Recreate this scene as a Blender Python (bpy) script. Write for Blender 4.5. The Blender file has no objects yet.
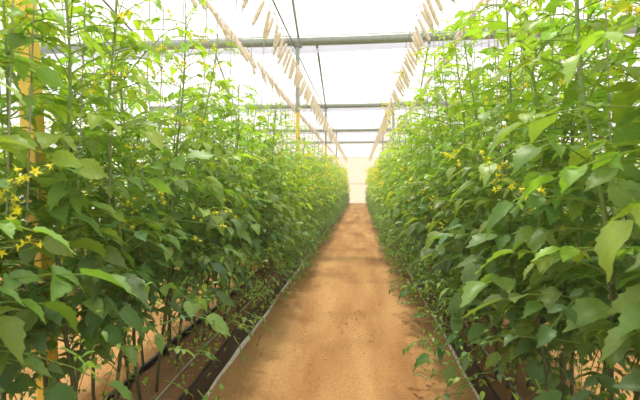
import bpy, bmesh, math, random
import numpy as np
from mathutils import Vector, Matrix

random.seed(7)
rng = np.random.default_rng(11)
col = bpy.context.scene.collection
PI = math.pi
H_CAM = 1.4
ROW_L, ROW_R = -1.31, 0.99          # centre lines of the two rows along the aisle
OUT_L, OUT_R = -3.95, 3.60          # the next rows
Y_END = 29.0                        # where the rows end
Y_WALL = 31.5
BEAM_Z = 4.62
BEAM_Y = [9.1, 16.6, 24.1, 31.2]

# ------------------------------------------------------------------ helpers
def tag(o, label=None, cat=None, group=None, kind=None):
    if label: o['label'] = label
    if cat: o['category'] = cat
    if group: o['group'] = group
    if kind: o['kind'] = kind
    return o

def empty(name, loc=(0, 0, 0), rz=0):
    o = bpy.data.objects.new(name, None)
    o.location = loc
    o.rotation_euler = (0, 0, rz)
    o.empty_display_size = 0.1
    col.objects.link(o)
    return o

def copy_tree(o, parent=None):
    c = o.copy()
    col.objects.link(c)
    c.parent = parent
    for ch in list(o.children):
        if not ch.name.startswith('string'): copy_tree(ch, c)      # every spool gets a plumb string of its own
    return c

class MB:
    """collects geometry and links it as one mesh object"""
    def __init__(self):
        self.v, self.f, self.t, self.n, self.m = [], [], [], 0, []
    def add(self, verts, faces, tint=(1, 1, 1), mi=0):
        verts = np.asarray(verts, float)
        k = self.n
        self.v.append(verts)
        self.f.extend([tuple(i + k for i in f) for f in faces])
        self.m.extend([mi] * len(faces))
        self.t.append(np.tile(np.array([*tint, 1.0]), (len(verts), 1)))
        self.n += len(verts)
    def box(self, lo, hi, **k):
        x0, y0, z0 = lo; x1, y1, z1 = hi
        v = [(x0,y0,z0),(x1,y0,z0),(x1,y1,z0),(x0,y1,z0),(x0,y0,z1),(x1,y0,z1),(x1,y1,z1),(x0,y1,z1)]
        self.add(v, [(0,3,2,1),(4,5,6,7),(0,1,5,4),(1,2,6,5),(2,3,7,6),(3,0,4,7)], **k)
    def tube(self, pts, r, sides=6, cap=True, **k):
        pts = np.asarray(pts, float)
        n = len(pts)
        if np.isscalar(r): r = np.full(n, r)
        tan = np.gradient(pts, axis=0)
        tan /= np.linalg.norm(tan, axis=1)[:, None] + 1e-9
        ref = np.array([0.0, 0.0, 1.0]) if abs(tan[:, 2]).mean() < 0.8 else np.array([1.0, 0.0, 0.0])
        V = []
        a = np.arange(sides) / sides * 2 * PI
        for i in range(n):
            u = np.cross(tan[i], ref); u /= np.linalg.norm(u) + 1e-9
            w = np.cross(tan[i], u)
            V.append(pts[i] + r[i] * (np.outer(np.cos(a), u) + np.outer(np.sin(a), w)))
        F = []
        for i in range(n - 1):
            for j in range(sides):
                q = (j + 1) % sides
                F.append((i*sides+j, (i+1)*sides+j, (i+1)*sides+q, i*sides+q))
        if cap:
            F.append(tuple(range(sides)))
            F.append(tuple((n-1)*sides + j for j in reversed(range(sides))))
        self.add(np.concatenate(V), F, **k)
    def build(self, name, mats, parent=None, smooth=False, bevel=0):
        me = bpy.data.meshes.new(name)
        V = np.concatenate(self.v)
        me.from_pydata(V.tolist(), [], self.f)
        if not isinstance(mats, (list, tuple)): mats = [mats]
        for m in mats: me.materials.append(m)
        if len(mats) > 1: me.polygons.foreach_set('material_index', self.m)
        ca = me.color_attributes.new('tint', 'FLOAT_COLOR', 'POINT')
        ca.data.foreach_set('color', np.concatenate(self.t).ravel())
        if smooth: me.polygons.foreach_set('use_smooth', [True] * len(me.polygons))
        me.update()
        o = bpy.data.objects.new(name, me)
        col.objects.link(o)
        o.parent = parent
        if bevel:
            b = o.modifiers.new('bevel', 'BEVEL'); b.width = bevel; b.segments = 2
        return o

# ------------------------------------------------------------------ materials
def new_mat(name):
    m = bpy.data.materials.new(name)
    m.use_nodes = True
    nt = m.node_tree
    nt.nodes.clear()
    out = nt.nodes.new('ShaderNodeOutputMaterial')
    return m, nt, out

def mat_basic(name, rgb, rough=0.6, metal=0.0, noise=0.0, scale=20, bump=0.0, spec=0.5):
    m, nt, out = new_mat(name)
    p = nt.nodes.new('ShaderNodeBsdfPrincipled')
    p.inputs['Roughness'].default_value = rough
    p.inputs['Metallic'].default_value = metal
    p.inputs['Specular IOR Level'].default_value = spec
    tc = nt.nodes.new('ShaderNodeTexCoord')
    nz = nt.nodes.new('ShaderNodeTexNoise'); nz.inputs['Scale'].default_value = scale; nz.inputs['Detail'].default_value = 5
    nt.links.new(tc.outputs['Object'], nz.inputs['Vector'])
    cr = nt.nodes.new('ShaderNodeValToRGB')
    cr.color_ramp.elements[0].position = 0.3; cr.color_ramp.elements[1].position = 0.7
    cr.color_ramp.elements[0].color = (*[c * (1 - noise) for c in rgb], 1)
    cr.color_ramp.elements[1].color = (*[min(1, c * (1 + noise)) for c in rgb], 1)
    nt.links.new(nz.outputs['Fac'], cr.inputs['Fac'])
    nt.links.new(cr.outputs['Color'], p.inputs['Base Color'])
    if bump:
        b = nt.nodes.new('ShaderNodeBump'); b.inputs['Strength'].default_value = bump; b.inputs['Distance'].default_value = 0.01
        nt.links.new(nz.outputs['Fac'], b.inputs['Height'])
        nt.links.new(b.outputs['Normal'], p.inputs['Normal'])
    nt.links.new(p.outputs['BSDF'], out.inputs['Surface'])
    return m

def mat_leaf(name, transl=0.4, rough=0.5):
    m, nt, out = new_mat(name)
    at = nt.nodes.new('ShaderNodeAttribute'); at.attribute_name = 'tint'
    tc = nt.nodes.new('ShaderNodeTexCoord')
    nz = nt.nodes.new('ShaderNodeTexNoise'); nz.inputs['Scale'].default_value = 60; nz.inputs['Detail'].default_value = 3
    nt.links.new(tc.outputs['Object'], nz.inputs['Vector'])
    hs = nt.nodes.new('ShaderNodeHueSaturation')
    mr = nt.nodes.new('ShaderNodeMapRange')
    mr.inputs['To Min'].default_value = 0.82; mr.inputs['To Max'].default_value = 1.18
    nt.links.new(nz.outputs['Fac'], mr.inputs['Value'])
    nt.links.new(mr.outputs['Result'], hs.inputs['Value'])
    nt.links.new(at.outputs['Color'], hs.inputs['Color'])
    p = nt.nodes.new('ShaderNodeBsdfPrincipled')
    p.inputs['Roughness'].default_value = rough
    p.inputs['Specular IOR Level'].default_value = 0.5
    nt.links.new(hs.outputs['Color'], p.inputs['Base Color'])
    bp = nt.nodes.new('ShaderNodeBump'); bp.inputs['Strength'].default_value = 0.25; bp.inputs['Distance'].default_value = 0.004
    nt.links.new(nz.outputs['Fac'], bp.inputs['Height'])
    nt.links.new(bp.outputs['Normal'], p.inputs['Normal'])
    tr = nt.nodes.new('ShaderNodeBsdfTranslucent')
    mx = nt.nodes.new('ShaderNodeMix'); mx.data_type = 'RGBA'; mx.blend_type = 'MULTIPLY'
    mx.inputs['Factor'].default_value = 1.0
    nt.links.new(hs.outputs['Color'], mx.inputs[6]); mx.inputs[7].default_value = (1.6, 1.65, 0.5, 1)
    nt.links.new(mx.outputs[2], tr.inputs['Color'])
    ms = nt.nodes.new('ShaderNodeMixShader'); ms.inputs['Fac'].default_value = transl
    nt.links.new(p.outputs['BSDF'], ms.inputs[1]); nt.links.new(tr.outputs['BSDF'], ms.inputs[2])
    nt.links.new(ms.outputs['Shader'], out.inputs['Surface'])
    return m

def mat_film(name, rgb, clear, transl=0.7):
    m, nt, out = new_mat(name)
    t = nt.nodes.new('ShaderNodeBsdfTransparent')
    d = nt.nodes.new('ShaderNodeBsdfDiffuse'); d.inputs['Color'].default_value = (*rgb, 1)
    l = nt.nodes.new('ShaderNodeBsdfTranslucent'); l.inputs['Color'].default_value = (*rgb, 1)
    a = nt.nodes.new('ShaderNodeMixShader'); a.inputs['Fac'].default_value = transl
    nt.links.new(d.outputs[0], a.inputs[1]); nt.links.new(l.outputs[0], a.inputs[2])
    b = nt.nodes.new('ShaderNodeMixShader'); b.inputs['Fac'].default_value = clear
    nt.links.new(a.outputs[0], b.inputs[1]); nt.links.new(t.outputs[0], b.inputs[2])
    nt.links.new(b.outputs[0], out.inputs['Surface'])
    return m

def mat_soil(name, c0, c1, c2, bump=0.5):
    m, nt, out = new_mat(name)
    N, L = nt.nodes, nt.links
    tc = N.new('ShaderNodeTexCoord')
    mp = N.new('ShaderNodeMapping'); mp.inputs['Scale'].default_value = (1.0, 0.16, 1.0)   # streaks worn along the aisle
    L.new(tc.outputs['Object'], mp.inputs['Vector'])
    n1 = N.new('ShaderNodeTexNoise'); n1.inputs['Scale'].default_value = 3.2; n1.inputs['Detail'].default_value = 6
    L.new(mp.outputs['Vector'], n1.inputs['Vector'])
    n2 = N.new('ShaderNodeTexNoise'); n2.inputs['Scale'].default_value = 45; n2.inputs['Detail'].default_value = 8; n2.inputs['Roughness'].default_value = 0.7
    L.new(tc.outputs['Object'], n2.inputs['Vector'])
    n3 = N.new('ShaderNodeTexNoise'); n3.inputs['Scale'].default_value = 1.1; n3.inputs['Detail'].default_value = 5
    L.new(tc.outputs['Object'], n3.inputs['Vector'])
    r1 = N.new('ShaderNodeValToRGB')
    r1.color_ramp.elements[0].position = 0.3; r1.color_ramp.elements[1].position = 0.72
    r1.color_ramp.elements[0].color = (*c0, 1); r1.color_ramp.elements[1].color = (*c1, 1)
    L.new(n1.outputs['Fac'], r1.inputs['Fac'])
    mx = N.new('ShaderNodeMix'); mx.data_type = 'RGBA'
    L.new(r1.outputs['Color'], mx.inputs[6]); mx.inputs[7].default_value = (*c2, 1)
    mr = N.new('ShaderNodeMapRange'); mr.inputs['From Min'].default_value = 0.52; mr.inputs['From Max'].default_value = 0.72; mr.inputs['To Max'].default_value = 0.6
    L.new(n3.outputs['Fac'], mr.inputs['Value']); L.new(mr.outputs['Result'], mx.inputs[0])
    hs = N.new('ShaderNodeHueSaturation')
    mv = N.new('ShaderNodeMapRange'); mv.inputs['To Min'].default_value = 0.45; mv.inputs['To Max'].default_value = 1.5
    L.new(n2.outputs['Fac'], mv.inputs['Value']); L.new(mv.outputs['Result'], hs.inputs['Value'])
    L.new(mx.outputs[2], hs.inputs['Color'])
    p = N.new('ShaderNodeBsdfPrincipled'); p.inputs['Roughness'].default_value = 0.95; p.inputs['Specular IOR Level'].default_value = 0.1
    L.new(hs.outputs['Color'], p.inputs['Base Color'])
    ad = N.new('ShaderNodeMath'); ad.operation = 'MULTIPLY_ADD'; ad.inputs[1].default_value = 0.35
    L.new(n2.outputs['Fac'], ad.inputs[0]); L.new(n1.outputs['Fac'], ad.inputs[2])
    b = N.new('ShaderNodeBump'); b.inputs['Strength'].default_value = bump; b.inputs['Distance'].default_value = 0.03
    L.new(ad.outputs[0], b.inputs['Height']); L.new(b.outputs['Normal'], p.inputs['Normal'])
    L.new(p.outputs['BSDF'], out.inputs['Surface'])
    return m

M = {
    'soil': mat_soil('path_soil', (0.31, 0.145, 0.052), (0.55, 0.320, 0.130), (0.19, 0.085, 0.036)),
    'bed': mat_soil('bed_soil', (0.22, 0.105, 0.05), (0.34, 0.18, 0.085), (0.15, 0.075, 0.04), 0.9),
    'concrete': mat_basic('pale_concrete', (0.78, 0.66, 0.56), 0.9, noise=0.08, scale=3),
    'liner': mat_basic('black_liner', (0.022, 0.018, 0.02), 0.42, noise=0.35, scale=14, bump=0.5),
    'hem': mat_basic('white_hem', (0.72, 0.64, 0.55), 0.6, noise=0.15, scale=12, bump=0.3),
    'leaf': mat_leaf('tomato_leaf', 0.37, 0.45),
    'stem': mat_leaf('tomato_stem', 0.10, 0.6),
    'petal': mat_leaf('yellow_petal', 0.12, 0.6),
    'fruit': mat_leaf('green_fruit', 0.1, 0.3),
    'yellow': mat_basic('yellow_paint', (0.95, 0.60, 0.07), 0.45, noise=0.06, scale=9),
    'galv': mat_basic('galvanized_steel', (0.27, 0.30, 0.25), 0.42, 0.5, noise=0.10, scale=12),
    'rod': mat_basic('dull_steel_rod', (0.20, 0.19, 0.15), 0.5, 0.4, noise=0.15),
    'dark': mat_basic('dark_bolt', (0.05, 0.045, 0.04), 0.6, 0.3),
    'twine': mat_basic('tan_twine', (0.80, 0.67, 0.50), 0.9, noise=0.25, scale=120, bump=0.8),
    'string': mat_basic('pale_string', (0.40, 0.36, 0.29), 0.9),
    'hose': mat_basic('grey_hose', (0.42, 0.40, 0.36), 0.5, noise=0.1),
    'pebble': mat_basic('clod', (0.50, 0.27, 0.13), 0.95, noise=0.3, scale=40),
    'roof': mat_film('roof_film', (0.95, 0.95, 0.96), 0.72),
    'side': mat_film('side_film', (0.93, 0.90, 0.86), 0.45),
    'net': mat_film('cream_net', (0.90, 0.76, 0.63), 0.16, 0.65),
    'net_top': mat_film('cream_film', (0.93, 0.84, 0.76), 0.3, 0.65),
    'flap': mat_film('flap_film', (0.66, 0.68, 0.82), 0.08, 0.5),
}

# ------------------------------------------------------------------ the setting
def plane(name, x0, x1, y0, y1, z, mat, nx=2, ny=2, disp=None):
    xs = np.linspace(x0, x1, nx); ys = np.linspace(y0, y1, ny)
    V = [(x, y, z + (disp(x, y) if disp else 0)) for y in ys for x in xs]
    F = [(j*nx+i, j*nx+i+1, (j+1)*nx+i+1, (j+1)*nx+i) for j in range(ny-1) for i in range(nx-1)]
    mb = MB(); mb.add(V, F)
    return mb.build(name, mat, smooth=True)

def ruts(x, y):
    # shallow wheel ruts and a slight crown along the aisle
    if abs(x + 0.12) > 0.86: return -0.004
    r = -0.012 * (math.exp(-((x + 0.50) / 0.13) ** 2) + math.exp(-((x - 0.28) / 0.13) ** 2))
    return r + 0.004 * math.sin(y * 2.7 + x * 3) + 0.003 * math.sin(y * 7.1 - x * 9)
fl = plane('floor', -9, 9, -3, Y_WALL, 0, M['soil'], 181, 160, ruts)
tag(fl, 'bare orange sandy soil floor of the greenhouse aisle', 'floor', kind='structure')
mb = MB(); mb.box((-9, 28.9, -0.05), (9, Y_WALL, 0.03))
tag(mb.build('floor_concrete', M['concrete']), 'pale concrete strip across the far end of the aisle', 'floor', kind='structure')

def roof_sheet():
    n = 24; xs = np.linspace(-9, 9, n + 1)
    V = []
    for y in (-3, Y_WALL):
        for x in xs: V.append((x, y, 5.0 + 1.6 * math.cos(x / 9 * PI / 2)))
    F = [(i, i+1, n+1+i+1, n+1+i) for i in range(n)]
    mb = MB(); mb.add(V, F)
    return mb.build('ceiling', M['roof'], smooth=True)
tag(roof_sheet(), 'white translucent plastic film roof curving over the whole greenhouse', 'ceiling', kind='structure')

for nm, x in (('wall_left', -9), ('wall_right', 9)):
    mb = MB(); mb.add([(x,-3,0),(x,Y_WALL,0),(x,Y_WALL,5.0),(x,-3,5.0)], [(0,1,2,3)])
    tag(mb.build(nm, M['side']), 'pale translucent film side wall of the greenhouse', 'wall', kind='structure')
wf = empty('wall_far', (0, Y_WALL, 0)); tag(wf, 'cream net and film wall closing the far end', 'wall', kind='structure')
mb = MB()
mb.box((-9, -0.01, 0), (9, 0.01, 3.5)); mb.build('net_panel', M['net'], wf)
mb = MB()
n = 24; V = []
for i in range(n + 1):
    x = -9 + 18 * i / n
    V += [(x, 0, 3.5), (x, 0, 5.0 + 1.6 * math.cos(x / 9 * PI / 2))]
mb.add(V, [(2*i, 2*i+2, 2*i+3, 2*i+1) for i in range(n)]); mb.build('film_panel', M['net_top'], wf)
mb = MB()
for z, r in ((1.42, 0.035), (3.5, 0.02)):
    mb.tube([(-9, -0.06, z), (9, -0.06, z)], r, 8)
mb.build('wall_rail', mat_basic('cream_paint', (0.72, 0.62, 0.52), 0.6), wf)

# ------------------------------------------------------------------ cross beams, posts, braces
BLAB = ['thick grey steel cross beam spanning the roof, nearest and largest of the four',
        'grey steel cross beam, second from the near end of the greenhouse',
        'thin looking grey cross beam, third from the near end',
        'farthest grey cross beam, running along the top of the cream end wall']
for i, y in enumerate(BEAM_Y):
    b = empty('cross_beam', (0, y, BEAM_Z)); tag(b, BLAB[i], 'beam', 'cross beams under the roof')
    mb = MB(); mb.tube([(-9, 0, 0.03), (-4, 0, 0.02), (0, 0, 0.0), (4, 0, 0.02), (9, 0, 0.03)], 0.10, 20); mb.build('beam_tube', M['galv'], b, smooth=True)
    mb = MB(); mb.tube([(-9, 0.0, 0.15), (0, 0.0, 0.12), (9, 0, 0.15)], 0.008, 6); mb.build('upper_wire', M['rod'], b)
    if i < 3:
        xs = np.linspace(-9, 9, 61)
        V = []
        for x in xs:
            w = 0.02 * math.sin(x * 1.3)
            V += [(x, 0.10, 0.02), (x, 0.16 + 0.01*math.sin(x*3), -0.08), (x, 0.15, -0.20 + w)]
        mb = MB(); mb.add(V, [(3*k+j, 3*k+3+j, 3*k+4+j, 3*k+1+j) for k in range(60) for j in range(2)])
        mb.build('film_flap', M['flap'], b, smooth=True)
    for x in (-1.40, 1.33):
        mb = MB(); mb.box((x-0.07, -0.10, -0.115), (x+0.07, 0.10, -0.085)); mb.box((x-0.015, -0.12, -0.09), (x+0.015, -0.085, 0.07))
        mb.build('bracket', M['galv'], b)

def post(x, y, lab, w=0.085, tilt=0):
    p = empty('post', (x, y, 0)); tag(p, lab, 'post', 'posts holding the cross beams')
    h = w / 2
    mb = MB(); mb.box((-h, -h, 0.0), (h, h, 3.02)); mb.build('painted_section', M['yellow'], p, bevel=0.006)
    mb = MB(); mb.box((-h*0.96, -h*0.96, 3.02), (h*0.96, h*0.96, BEAM_Z - 0.11)); mb.build('bare_section', M['galv'], p, bevel=0.005)
    mb = MB(); mb.box((-0.1, -0.1, 0.0), (0.1, 0.1, 0.012)); mb.build('base_plate', M['dark'], p)
    for z in (0.55, 0.88, 1.9, 2.7):
        mb = MB(); mb.tube([(0.005, -h-0.006, z), (0.005, -h+0.004, z)], 0.011, 10); mb.build('bolt', M['dark'], p)
    p.rotation_euler = (0, tilt, 0)
    return p
post(-1.475, 1.75, 'thick yellow painted post among the leaves, nearest post on the left', 0.070, -0.035)
post(-1.42, 9.1, 'yellow post with bare grey upper half, standing under the nearest cross beam')
post(-1.42, 16.6, 'small distant yellow post under the second cross beam, left of the aisle')
post(-1.42, 24.1, 'most distant yellow post on the left, under the third cross beam')
post(1.33, 16.6, 'distant post rising from the right row, under the second cross beam')
post(1.33, 24.1, 'most distant post rising from the right row, under the third cross beam')

def rod(pts, r, lab, nm='brace_rod', mat='rod', cat='brace', group=None):
    mb = MB(); mb.tube(pts, r, 6); o = mb.build(nm, M[mat], smooth=True); tag(o, lab, cat, group); return o
Z = BEAM_Z
rod([(-3.6, 2.5, Z+0.03), (-4.95, 9.1, Z-0.06)], 0.022, 'dark steel brace rod left of the twine, reaching the nearest beam')
rod([(-3.4, 9.1, Z-0.06), (-5.25, 16.6, Z-0.06)], 0.022, 'dark steel brace rod behind the left strings, between nearest and second beam')
rod([(-0.75, 2.5, Z+0.05), (-1.40, 9.1, Z+0.09)], 0.025, 'grey steel rod continuing upward from the top of the second yellow post', mat='galv')
rod([(-0.98, 9.1, Z-0.08), (-1.42, 16.6, Z-0.08)], 0.026, 'dark steel brace rod between nearest and second beam, left of aisle centre')
rod([(1.50, 9.1, Z-0.08), (2.30, 16.6, Z-0.08)], 0.022, 'dark steel brace rod from the nearest beam, right of the aisle twine')
rod([(-1.50, 1.0, Z-0.02), (-1.50, 12, Z-0.12), (-1.50, 24, Z-0.1)], 0.016, 'dark longitudinal cable passing the top of the second yellow post', 'support_cable', cat='cable')
rod([(2.48, 1.0, Z-0.1), (2.48, 24, Z-0.1)], 0.014, 'thin dark longitudinal cable over the right row', 'support_cable', cat='cable')

# ------------------------------------------------------------------ planting beds
def bed(x0, x1, lab, aisle):
    b = empty('planting_bed', ((x0+x1)/2, 0, 0)); tag(b, lab, 'planting bed', 'raised planting beds')
    w = (x1 - x0) / 2; Y0, Y1 = -0.6, Y_END
    ny = 180
    ys = np.linspace(Y0, Y1, ny)
    nx = 9; V = []
    for y in ys:
        for i in range(nx):
            x = -w + 0.02 + (2*w - 0.04) * i / (nx - 1)
            V.append((x, y, 0.125 + 0.025 * math.cos(x / w * PI / 2) + rng.normal(0, 0.006)))
    mb = MB(); mb.add(V, [(j*nx+i, j*nx+i+1, (j+1)*nx+i+1, (j+1)*nx+i) for j in range(ny-1) for i in range(nx-1)])
    mb.build('soil', M['bed'], b, smooth=True)
    for s in (-1, 1):
        V = []
        for k, y in enumerate(ys):
            j = 0.008 * math.sin(y * 3.1 + s) + 0.004 * math.sin(y * 11)
            zt = 0.168 + 0.006 * math.sin(y * 4.3)
            V += [(s*(w + 0.012 + j), y, 0.0), (s*(w + j), y, zt), (s*(w - 0.02 + j), y, zt), (s*(w - 0.015 + j), y, 0.0)]
        F = [(4*k+a, 4*k+4+a, 4*k+4+(a+1) % 4, 4*k+(a+1) % 4) for k in range(ny-1) for a in range(4)]
        mb = MB(); mb.add(V, F); mb.build('side_liner', M['liner'], b)
    s = aisle
    V = []
    for k, y in enumerate(ys):
        j = 0.008 * math.sin(y * 3.1 + s) + 0.004 * math.sin(y * 11)
        wd = (0.020 + 0.012 * math.sin(y * 2.3) + 0.008 * math.sin(y * 5.9 + 1)) * (0.7 if aisle > 0 else 0.35)
        V += [(s*(w+0.010+j), y, 0.0), (s*(w+0.012+j), y, 0.022), (s*(w+0.012+j+wd*0.6), y, 0.018), (s*(w+0.014+j+wd), y, 0.0)]
    F = [(4*k+a, 4*k+4+a, 4*k+4+(a+1) % 4, 4*k+(a+1) % 4) for k in range(ny-1) for a in range(3)]
    mb = MB(); mb.add(V, F); mb.build('hem', M['hem'], b)['label'] = 'crumpled white plastic hem'
    return b
bed(-1.47, -1.02, 'long raised bed with black plastic side, left of the aisle', 1)
bed(0.79, 1.22, 'long raised bed with black plastic side, right of the aisle', -1)
bed(-4.15, -3.72, 'raised bed of the row beyond the left row', 1)
bed(3.38, 3.82, 'raised bed of the row beyond the right row', -1)
for x, lab in ((-1.16, 'thin grey drip hose lying on the soil of the left bed'), (0.95, 'thin grey drip hose lying on the soil of the right bed')):
    ys = np.linspace(-0.4, 25.5, 90)
    mb = MB(); mb.tube([(x + 0.02 * math.sin(y * 1.7), y, 0.155 + 0.004*math.sin(y*5)) for y in ys], 0.006, 6)
    tag(mb.build('drip_hose', M['hose'], smooth=True), lab, 'hose')

# clods and grit on the path: uncountable
mb = MB()
ico = bmesh.new(); bmesh.ops.create_icosphere(ico, subdivisions=1, radius=1.0)
iv = np.array([v.co[:] for v in ico.verts]); ifc = [tuple(v.index for v in f.verts) for f in ico.faces]; ico.free()
for k in range(1500):
    y = 0.9 + 14 * random.random() ** 1.6
    x = random.gauss(-0.08, 0.10) if random.random() < 0.5 else random.uniform(-1.0, 0.78)
    r = random.uniform(0.003, 0.008) * (1.7 if random.random() < 0.08 else 1)
    v = iv * (1 + rng.normal(0, 0.18, (len(iv), 1))) * np.array([r, r, r * 0.7]) + np.array([x, y, r * 0.25])
    mb.add(v, ifc)
tag(mb.build('grit', M['pebble']), 'small clods and grit scattered over the sandy path', 'grit', kind='stuff')
# dry fallen leaves and crumbs on the bed soil
mb = MB()
for k in range(900):
    side = random.random() < 0.55
    x = random.uniform(-1.43, -1.06) if side else random.uniform(0.83, 1.18)
    y = random.uniform(0.3, 18)
    s = random.uniform(0.012, 0.035)
    a = random.uniform(0, 6.28); c, d = math.cos(a), math.sin(a)
    q = [(-s, 0, 0.012), (0, -s*0.5, random.uniform(0, 0.01)), (s, 0, 0.014), (0, s*0.5, random.uniform(0, .01))]
    mb.add([(x + c*u - d*w, y + d*u + c*w, 0.150 + z) for u, w, z in q], [(0, 1, 2, 3)],
           tint=random.choice([(0.30, 0.17, 0.07), (0.42, 0.30, 0.13), (0.22, 0.26, 0.08)]))
tag(mb.build('leaf_litter', M['stem']), 'dry fallen leaf scraps lying on the bed soil', 'leaf litter', kind='stuff')

# ------------------------------------------------------------------ the plants
def leaflet_template(n, cols, seed):
    r = np.random.default_rng(seed)
    fold = r.uniform(0.10, 0.45); curl = r.uniform(0.10, 0.55); twist = r.uniform(-0.5, 0.5); bend = r.uniform(-.15, .15)
    wid = r.uniform(0.26, 0.36)
    V = []; F = []
    us = np.linspace(-1, 1, cols)
    for i in range(n + 1):
        t = i / n
        w = wid * (math.sin(PI * min(1, t ** 0.66)) ** 0.85) if 0 < t < 1 else 0.012
        tooth = 1.0
        if n >= 8 and 0 < i < n: tooth = 1.07 if i % 2 == 0 else 0.95
        for u in us:
            uu = u * (tooth if abs(u) > 0.9 else 1)
            back = -0.05 * abs(u) if i < n else 0          # veins sweep
            if n >= 8 and abs(u) > 0.9 and i % 2 == 0: back += 0.05
            if i <= 1: back -= 0.06 * abs(u)
            x = uu * w + bend * t * t
            y = t + back
            z = fold * abs(uu) * w - curl * t * t + 0.05 * t
            z += 0.03 * math.sin(t * 9 + seed) * abs(u) 
            a = twist * t
            V.append((x * math.cos(a) - z * math.sin(a) * 0.5, y, z * math.cos(a) + x * math.sin(a)))
    for i in range(n):
        for j in range(cols - 1):
            F.append((i*cols+j, i*cols+j+1, (i+1)*cols+j+1, (i+1)*cols+j))
    return np.array(V), F
TPL = {'near': [leaflet_template(10, 5, s) for s in range(10)],
       'far': [leaflet_template(4, 3, s + 50) for s in range(8)]}

def frame(d, up):
    """rotation whose Y axis is d and whose Z axis is close to up"""
    d = d / (np.linalg.norm(d) + 1e-9)
    x = np.cross(d, up); x /= np.linalg.norm(x) + 1e-9
    z = np.cross(x, d)
    return np.stack([x, d, z], axis=1)

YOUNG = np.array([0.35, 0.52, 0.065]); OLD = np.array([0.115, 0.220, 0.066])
def leaf_tint(r, age_light):
    c = OLD * (1 - age_light) + YOUNG * age_light
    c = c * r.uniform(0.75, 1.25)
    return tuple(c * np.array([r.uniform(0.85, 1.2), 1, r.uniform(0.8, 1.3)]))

def add_leaflet(mb, lod, p, d, up, L, tint, r):
    V, F = TPL[lod][r.integers(len(TPL[lod]))]
    R = frame(d, up)
    S = V * L * np.array([r.uniform(0.85, 1.2) * (1 if r.random() < .5 else -1), 1, 1])
    mb.add(S @ R.T + p, F, tint=tint)

def compound_leaf(mb, lod, p, az, elev, R, r, age_light, size=1.0, low=False):
    """petiole that rises then droops, carrying three to seven leaflets"""
    d0 = np.array([math.cos(az) * math.cos(elev), math.sin(az) * math.cos(elev), math.sin(elev)])
    drop = r.uniform(0.1, 0.6) * R
    ts = np.linspace(0, 1, 5 if lod == 'near' else 3)
    pts = np.array([p + d0 * R * t - np.array([0, 0, drop * t * t]) for t in ts])
    tint = leaf_tint(r, age_light)
    st = (0.18 + 0.22*age_light, 0.29 + 0.24*age_light, 0.06)
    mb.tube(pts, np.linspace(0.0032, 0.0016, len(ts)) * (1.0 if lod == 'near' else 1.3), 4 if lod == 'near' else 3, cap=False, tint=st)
    def at(t): return p + d0 * R * t - np.array([0, 0, drop * t * t])
    def dr(t):
        v = d0 * R - np.array([0, 0, 2 * drop * t]); return v / np.linalg.norm(v)
    side = np.cross(dr(0.5), [0, 0, 1.0]); side /= np.linalg.norm(side) + 1e-9
    up = np.array([0, 0, 1.0]) + r.normal(0, 0.24, 3)
    L = size * r.uniform(0.06, 0.128)
    e = dr(1.0)
    add_leaflet(mb, lod, at(1.0), e * np.array([1, 1, 0.6]) + np.array([0, 0, r.uniform(-0.5, 0.1)]), up, L, tint, r)
    pairs = ((0.80, 0.78), (0.50, 0.62)) if r.random() < 0.72 else ((0.72, 0.8),)
    for t, s in pairs:
        for sg in (-1, 1):
            if r.random() < 0.06: continue
            dd = side * sg * r.uniform(0.8, 1.1) + dr(t) * r.uniform(0.35, 0.8) + np.array([0, 0, r.uniform(-0.45, 0.25)])
            add_leaflet(mb, lod, at(t), dd, up + r.normal(0, 0.2, 3), L * s * r.uniform(0.8, 1.15), tint, r)

def make_flower(mb, p, r, sc=1.0, simple=False):
    nf = int(r.integers(2, 6)) if not simple else int(r.integers(3, 6))
    main = r.normal(0, 1, 3); main[2] = abs(main[2]) * 0.3; main /= np.linalg.norm(main)
    q = p
    for k in range(nf):
        q = q + main * 0.018 * sc + r.normal(0, 0.013, 3) * sc
        if not simple: mb.tube([p, (p + q) / 2 + r.normal(0, .004, 3), q], 0.0013, 3, cap=False, tint=(0.25, 0.36, 0.08), mi=0)
        n = r.normal(0, 1, 3); n[2] -= 0.3; n /= np.linalg.norm(n)
        u = np.cross(n, [0.3, 0.2, 0.9]); u /= np.linalg.norm(u); w = np.cross(n, u)
        R_ = sc * r.uniform(0.010, 0.017)
        V = [q + n * 0.004]; F = []
        m = 5
        for j in range(2 * m):
            a = PI * j / m
            rad = R_ if j % 2 == 0 else R_ * 0.38
            V.append(q + (u * math.cos(a) + w * math.sin(a)) * rad - n * (0.006 if j % 2 == 0 else 0))
        for j in range(2 * m): F.append((0, 1 + j, 1 + (j + 1) % (2 * m)))
        mb.add(V, F, tint=(0.88, r.uniform(0.78, 0.88), 0.04))
        mb.tube([q, q + n * 0.011 * sc], [0.0035 * sc, 0.0012], 4, tint=(0.88, 0.74, 0.03))

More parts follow.
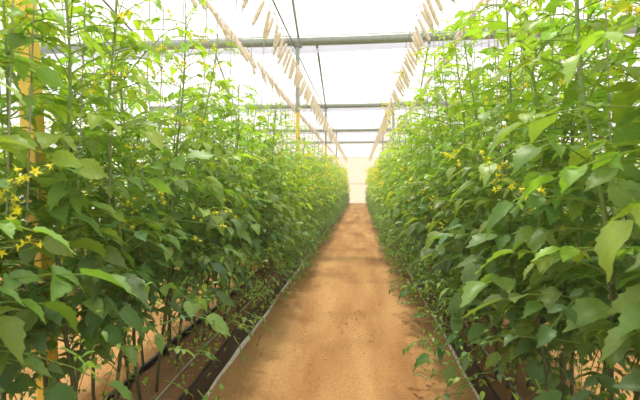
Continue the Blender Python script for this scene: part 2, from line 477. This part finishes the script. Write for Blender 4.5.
def make_plant(seed, lod, top=2.2, low=0.72, lean=0.25, dens=1.0, nfl=6, nfruit=5, shoots=4, under=10, big=1.0):
    r = np.random.default_rng(seed)
    root = empty('tomato_plant')
    ms, ml = MB(), MB()
    sides_n = 7 if lod == 'near' else 4
    stems = []
    nst = 3
    for k in range(nst):
        s = (-1, 1, 0.15)[k]
        bx, by = s * 0.09 + r.normal(0, 0.02), r.uniform(-0.16, 0.16)
        tx, ty = s * lean + r.normal(0, 0.03), r.uniform(-0.16, 0.16)
        hgt = top * r.uniform(0.90, 1.06) * (0.9 if k == 2 else 1)
        zs = np.linspace(0.12, hgt, 16)
        ph = r.uniform(0, 6)
        def P(z, bx=bx, by=by, tx=tx, ty=ty, hgt=hgt, ph=ph):
            t = z / hgt
            return np.array([bx + (tx - bx) * t + 0.02 * math.sin(z * 5 + ph), by + (ty - by) * t + 0.025 * math.sin(z * 4 + 2 * ph), z])
        pts = np.array([P(z) for z in zs])
        wood = 0.0095 if lod == 'near' else 0.009
        half = 6
        ms.tube(pts[:half+1], np.linspace(wood, wood * 0.9, half+1), sides_n, tint=(0.10, 0.115, 0.045))
        ms.tube(pts[half:], np.linspace(wood * 0.9, 0.003, 16 - half), sides_n, tint=(0.24, 0.33, 0.09))
        stems.append((P, hgt))
        z = low + r.uniform(-0.12, 0.15); az = r.uniform(0, 6.28)
        step = 0.031 / dens
        while z < hgt:
            az += 2.4 + r.normal(0, 0.3)
            f = (z - low) / (hgt - low)
            age_light = min(1, max(0, f * 1.1 + (0.42 if lod == 'far' else 0) + r.normal(0, 0.15)))  # leaf age by height; far plants also get distant light and haze painted in
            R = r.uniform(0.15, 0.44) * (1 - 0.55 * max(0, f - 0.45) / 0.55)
            compound_leaf(ml, lod, P(z), az, r.uniform(-0.1, 0.75) + 0.2 * f, R, r, age_light, size=big * (1.20 - 0.52 * min(1, max(0, f - 0.25) / 0.6)))
            z += step * r.uniform(0.6, 1.4)
    # side shoots arching out of the row
    for k in range(shoots):
        P, hgt = stems[r.integers(nst)]
        z0 = r.uniform(low + 0.1, hgt * 0.95); az = r.uniform(0, 6.28)
        up = r.uniform(0.1, 1.1); ln = r.uniform(0.25, 0.50)
        d = np.array([math.cos(az) * 0.8, math.sin(az), up]); d /= np.linalg.norm(d)
        droop = r.uniform(0.1, 0.5)
        Q = [P(z0) + d * ln * t - np.array([0, 0, droop * ln * t * t]) for t in np.linspace(0, 1, 7)]
        ms.tube(Q, np.linspace(0.005, 0.002, 7), 5 if lod == 'near' else 3, tint=(0.26, 0.36, 0.10))
        for j in range(1, 7):
            age_light = min(1, 0.45 + 0.5 * (z0 / hgt))
            compound_leaf(ml, lod, Q[j], az + (-1) ** j * r.uniform(0.5, 1.3), r.uniform(0, 0.8), r.uniform(0.06, 0.13), r, age_light, size=0.62)
    # thin bare laterals, dry strands and small leaves near the bed
    for k in range(16):
        P, hgt = stems[r.integers(nst)]
        z0 = r.uniform(0.45, low + 0.25); az = r.uniform(0, 6.28); ln = r.uniform(0.08, 0.3)
        d = np.array([math.cos(az), math.sin(az), -0.2])
        Q = [P(z0) + d * ln * 0.6 * t - np.array([0, 0, 0.75 * ln * t * t]) for t in np.linspace(0, 1, 5)]
        if k % 2: Q.append(Q[-1] - np.array([0, 0, r.uniform(0.05, 0.18)]))
        ms.tube(Q, np.linspace(0.003, 0.0012, len(Q)), 3, cap=False, tint=(0.13, 0.12, 0.045))
        for j in range(1, len(Q)):
            for _ in range(2):
                dd = r.normal(0, 1, 3); dd[2] -= 0.3
                add_leaflet(ml, 'far', Q[j] + r.normal(0, 0.01, 3), dd, np.array([0, 0, 1.0]), r.uniform(0.015, 0.04), leaf_tint(r, r.uniform(0.1, 0.7)), r)
    for k in range(under):
        sg = (-1, 1)[k % 2]; rr = 0.12 + 0.42 * r.random() ** 0.6
        az = (0 if sg > 0 else PI) + r.normal(0, 0.8)
        z0 = r.uniform(0.10 if rr > 0.42 else 0.2, low + 0.25)
        p = np.array([sg * rr, r.uniform(-0.24, 0.24), z0])
        if r.random() < 0.35:
            compound_leaf(ml, 'far', p, az, r.uniform(-0.4, 0.4), r.uniform(0.06, 0.14), r, r.uniform(0, 0.5), size=0.46)
        else:
            for _ in range(7):
                dd = r.normal(0, 1, 3); dd[2] -= 0.4
                add_leaflet(ml, 'far', p + r.normal(0, 0.045, 3), dd, np.array([0, 0, 1.0]), r.uniform(0.015, 0.042), leaf_tint(r, r.uniform(0.1, 0.8)), r)
    ms.build('stem', M['stem'], root, smooth=True)
    ml.build('foliage', M['leaf'], root, smooth=True)
    for k in range(nfl):
        P, hgt = stems[r.integers(nst)]
        z0 = r.uniform(1.0, hgt * 0.97); az = (0 if k % 2 else PI) + r.normal(0, 0.7); o = r.uniform(0.18, 0.40)
        mbf = MB()
        base = P(z0)
        for _ in range(2 if lod == 'near' else 3):
            q = base + np.array([math.cos(az) * o, math.sin(az) * o, r.uniform(-0.02, 0.08)]) + r.normal(0, 0.03, 3)
            mbf.tube([base, (base + q) / 2 + np.array([0, 0, 0.03]), q], 0.0016, 3, cap=False, tint=(0.25, 0.36, 0.08))
            make_flower(mbf, q, r, 1.15 if lod == 'near' else 1.6, lod != 'near')
        mbf.build('flower_cluster', M['petal'], root)
    for k in range(nfruit):
        P, hgt = stems[r.integers(nst)]
        z0 = r.uniform(0.28, 0.85); az = r.uniform(0, 6.28)
        mbf = MB(); p = P(z0); q = p + np.array([math.cos(az) * 0.06, math.sin(az) * 0.06, -0.02])
        mbf.tube([p, (p + q) / 2 + np.array([0, 0, 0.01]), q, q - np.array([0, 0, 0.12])], 0.0015, 3, cap=False, tint=(0.2, 0.25, 0.07))
        for j in range(7):
            c = q - np.array([0, 0, 0.018 * j]) + r.normal(0, 0.010, 3)
            mbf.add(iv * r.uniform(0.006, 0.011) + c, ifc, tint=(0.22 * r.uniform(.8, 1.4), 0.32, 0.05))
        mbf.build('fruit_truss', M['fruit'], root, smooth=True)
    return root

near_L = [make_plant(100 + i, 'near', 2.22, 0.64, nfl=13, nfruit=4, shoots=8, dens=1.3, under=24, big=0.98) for i in range(5)]
mid_L = [make_plant(150 + i, 'near', 2.20, 0.60, lean=0.31, nfl=13, nfruit=4, shoots=7, dens=1.2, under=60, big=1.0) for i in range(4)]
near_R = [make_plant(200 + i, 'near', 2.55, 0.70, nfl=13, nfruit=2, dens=1.2, shoots=8, under=14, big=1.0) for i in range(4)]
mid_R = [make_plant(250 + i, 'near', 2.52, 0.50, lean=0.29, nfl=13, nfruit=2, dens=1.15, shoots=8, under=60, big=1.05) for i in range(4)]
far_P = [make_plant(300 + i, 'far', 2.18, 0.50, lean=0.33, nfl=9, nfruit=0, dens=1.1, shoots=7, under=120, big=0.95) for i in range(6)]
used = set()
def put(proto, x, y, rz, lab, group, sc=1.0):
    if proto.name in used:
        o = copy_tree(proto)
    else:
        o = proto; used.add(proto.name)
    o.location = (x, y, 0.03 if sc < 1 else 0.02)
    o.rotation_euler = (0, 0, rz)
    o.scale = (1, 1, sc)
    tag(o, lab, 'plant', group)
    return o

def rot():      # plants face either way along their row
    return random.choice([0, PI]) + random.uniform(-0.25, 0.25)

NEAR_L_LAB = {
    0: 'tomato plant at the near end of the left row, cut by the left frame edge',
    1: 'tomato plant just before the thick yellow post in the left row',
    2: 'tomato plant wrapped around the thick yellow post, hiding its middle',
    3: 'tomato plant right behind the thick yellow post in the left row',
    4: 'tomato plant second behind the thick yellow post, bare brown stems below',
}
NEAR_R_LAB = {
    0: 'tall tomato plant at the near end of the right row, large blurred leaves',
    1: 'tall tomato plant second in the right row, broad leaves at frame edge',
    2: 'tall tomato plant third in the right row, drooping leaves low over the path',
    3: 'tall tomato plant fourth in the right row, yellow flowers at eye height',
}
y = 0.62; i = 0
while y < Y_END - 0.3:
    if i < 5: pr = near_L[i]
    elif y < 5.2: pr = mid_L[i % 4]
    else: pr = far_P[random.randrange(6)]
    if i in NEAR_L_LAB: lab, g = NEAR_L_LAB[i], 'tomato plants of the left row'
    elif y < 9.1: lab, g = 'tomato plant in the left row, between thick yellow post and nearest cross beam', 'left row tomato plants before the nearest beam'
    elif y < 16.6: lab, g = 'distant tomato plant in the left row, between nearest and second cross beams', 'left row tomato plants between first two beams'
    else: lab, g = 'tiny far tomato plant in the left row, beyond the second cross beam', 'left row tomato plants beyond the second beam'
    put(pr, ROW_L + random.uniform(-0.03, 0.03), y, rot(), lab, g, random.uniform(0.95, 1.05) * (1.09 if y < 2.8 else 1.0))
    y += 0.40; i += 1
y = 0.55; i = 0
while y < Y_END - 0.3:
    if i < 4: pr = near_R[i]
    elif y < 5.4: pr = mid_R[i % 4]
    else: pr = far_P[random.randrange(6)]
    if i in NEAR_R_LAB: lab, g = NEAR_R_LAB[i], 'tomato plants of the right row'
    elif y < 9.1: lab, g = 'tomato plant in the right row, in front of the nearest cross beam', 'right row tomato plants before the nearest beam'
    elif y < 16.6: lab, g = 'distant tomato plant in the right row, between nearest and second cross beams', 'right row tomato plants between first two beams'
    else: lab, g = 'tiny far tomato plant in the right row, beyond the second cross beam', 'right row tomato plants beyond the second beam'
    sc = random.uniform(0.95, 1.04) * (1.0 if y < 5.2 else 1.08 if y < 8 else 1.0)
    put(pr, ROW_R + random.uniform(-0.03, 0.03), y, rot(), lab, g, sc)
    y += 0.42; i += 1
for X, side, y1 in ((OUT_L, 'left', 16.0), (OUT_R, 'right', 11.0)):
    y = 0.8
    while y < y1:
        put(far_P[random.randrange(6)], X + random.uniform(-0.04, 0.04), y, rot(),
            f'tomato plant glimpsed through gaps, in the next row beyond the {side} row',
            f'tomato plants of the next row beyond the {side} row', random.uniform(0.93, 1.05))
        y += 0.45

# ------------------------------------------------------------------ wires with hanging twine spools
WIRE_Z = 3.32
WL = [(-0.96, 'left inner'), (-1.60, 'left outer'), (0.625, 'right inner'), (1.25, 'right outer')]
for x, nm in WL:
    side, io = nm.split()
    ys = np.linspace(0.4, 31.3, 60)
    lab = f"thin steel crop wire carrying twine over the {'aisle' if io == 'inner' else 'far'} side of the {side} row"
    rod([(x, yy, WIRE_Z - 0.012 * math.sin(yy / 7.5 * PI) ** 2) for yy in ys], 0.0035, lab, 'crop_wire', cat='wire', group='crop wires over the rows')

def make_spool(seed, string_len):
    r = np.random.default_rng(seed)
    root = empty('twine_spool')
    L = r.uniform(0.26, 0.31)
    n = 26; ts = np.linspace(0, 1, n)
    mb = MB()
    rad = 0.0215 * (0.72 + 0.28 * np.sin(PI * ts) ** 0.5) * (1 + 0.10 * np.sin(ts * 75) + r.normal(0, 0.03, n))
    rad[0] *= 0.5; rad[-1] *= 0.45
    mb.tube([(r.normal(0, 0.0012), r.normal(0, 0.0012), -0.045 - L * t) for t in ts], rad, 9)
    # loose turns of twine standing off the bundle
    for k in range(3):
        t0 = r.uniform(0.15, 0.85)
        pts = [(0.024 * math.cos(a), 0.024 * math.sin(a), -0.045 - L * (t0 + 0.05 * math.sin(a * 0.5))) for a in np.linspace(0, 2 * PI, 10)]
        mb.tube(pts, 0.0022, 3, cap=False)
    mb.build('twine_bundle', M['twine'], root, smooth=True)
    mb = MB()
    mb.tube([(0, 0.006, -0.012), (0, 0.009, -0.002), (0, 0.004, 0.006), (0, -0.005, 0.005), (0, -0.006, -0.01), (0, -0.002, -0.05), (0, 0, -0.045 - L - 0.02), (0, 0.012, -0.05 - L - 0.03)], 0.0022, 4)
    mb.build('wire_hook', M['rod'], root)
    return root, L
spools = [make_spool(500 + i, 1) for i in range(5)]
spool_done = set()
def place_spool(k, x, y, tilt, z, lab, group):
    root, L = spools[k]
    if k in spool_done: o = copy_tree(root)
    else: o = root; spool_done.add(k)
    o.location = (x, y, z)
    o.rotation_euler = (random.gauss(0, 0.10), tilt, random.gauss(0, 0.15))
    tag(o, lab, 'twine spool', group)
    return o, L

SLAB = {'left inner': 'tan twine spool hanging from the wire over the aisle side of the left row',
        'left outer': 'tan twine spool hanging from the wire over the far side of the left row',
        'right inner': 'tan twine spool hanging from the wire over the aisle side of the right row',
        'right outer': 'tan twine spool hanging from the wire over the far side of the right row'}
string_meshes = {}
def string_mesh(dx, dz):
    key = round(dx, 3)
    if key not in string_meshes:
        mb = MB(); mb.tube([(0, 0, 0), (dx * 0.5, 0.01, -dz * 0.5), (dx, 0, -dz)], 0.0032, 3, cap=False)
        o = mb.build('string', M['string']); string_meshes[key] = o.data
        bpy.data.objects.remove(o)
    return string_meshes[key]
far_mb = MB()
for x, nm in WL:
    side, io = nm.split()
    cx = ROW_L if side == 'left' else ROW_R
    toward = 1 if cx > x else -1
    step = 0.205
    ylim = 16.2
    base = (0.36 if io == 'inner' else 0.48)
    if nm == 'right inner': base = 0.48
    y = 1.15 + random.uniform(0, 0.1)
    while y < 31.0:
        zz = WIRE_Z - 0.012 * math.sin(y / 7.5 * PI) ** 2
        t = -toward * (base + random.gauss(0, 0.07))
        # rotation about Y by t moves the hanging end (0,0,-L) by -L*sin(t) in x
        if y < ylim and random.random() > 0.05:
            o, L = place_spool(random.randrange(5), x, y, t, zz - 0.004, SLAB[nm], 'twine spools on the ' + nm + ' wire')
            s = bpy.data.objects.new('string', string_mesh(0.10 * toward, 1.75)); col.objects.link(s)
            s.parent = o
            Rm = o.rotation_euler.to_matrix()
            s.rotation_euler = Rm.inverted().to_euler()      # the string hangs plumb whatever the tilt of its spool
            s.location = (0, 0, -0.045 - L)
        elif y >= ylim:
            d = np.array([-math.sin(t), 0, -math.cos(t)])
            p = np.array([x, y, zz])
            far_mb.tube([p, p + d * 0.04, p + d * 0.05, p + d * 0.16, p + d * 0.28], [0.003, 0.003, 0.018, 0.021, 0.012], 6)
        y += step * random.uniform(0.8, 1.2)
tag(far_mb.build('twine_bundles', M['twine']), 'row of far off tan twine bundles at the distant end of the outer wires', 'twine', kind='stuff')

# ------------------------------------------------------------------ light, sky, camera
hz = MB(); hz.box((-9.2, -3.2, -0.2), (9.2, 31.8, 6.9))
hm, nt, out = new_mat('humid_air')
vs = nt.nodes.new('ShaderNodeVolumeScatter'); vs.inputs['Density'].default_value = 0.005; vs.inputs['Anisotropy'].default_value = 0.3
vs.inputs['Color'].default_value = (1, 0.99, 0.95, 1)
nt.links.new(vs.outputs[0], out.inputs['Volume'])
tag(hz.build('haze', hm), 'thin bright humid haze filling the greenhouse air', 'haze', kind='stuff')
sc = bpy.context.scene
w = bpy.data.worlds.new('sky'); sc.world = w; w.use_nodes = True
bg = w.node_tree.nodes['Background']
bg.inputs['Color'].default_value = (1.0, 0.985, 0.96, 1); bg.inputs['Strength'].default_value = 1.35
sd = bpy.data.lights.new('sun', 'SUN'); sd.energy = 4.2; sd.angle = math.radians(7); sd.color = (1, 0.95, 0.86)
so = bpy.data.objects.new('sun', sd); col.objects.link(so)
so.rotation_euler = (math.radians(-20), math.radians(-3), 0)

cam = bpy.data.cameras.new('camera'); co = bpy.data.objects.new('camera', cam); col.objects.link(co)
cam.sensor_width = 36; cam.lens = 36 * 400 / 640
co.location = (0, 0, H_CAM)
co.rotation_euler = (math.radians(90 - 2.29), 0, math.radians(5.71))
cam.dof.use_dof = True; cam.dof.focus_distance = 2.6; cam.dof.aperture_fstop = 4.5
cam.clip_start = 0.02
sc.camera = co

sc.view_settings.view_transform = 'Standard'; sc.view_settings.look = 'None'
sc.view_settings.exposure = 0.22; sc.view_settings.gamma = 1
sc.view_settings.use_curve_mapping = False
sc.cycles.max_bounces = 8; sc.cycles.transparent_max_bounces = 16
sc.cycles.transmission_bounces = 5; sc.cycles.diffuse_bounces = 4
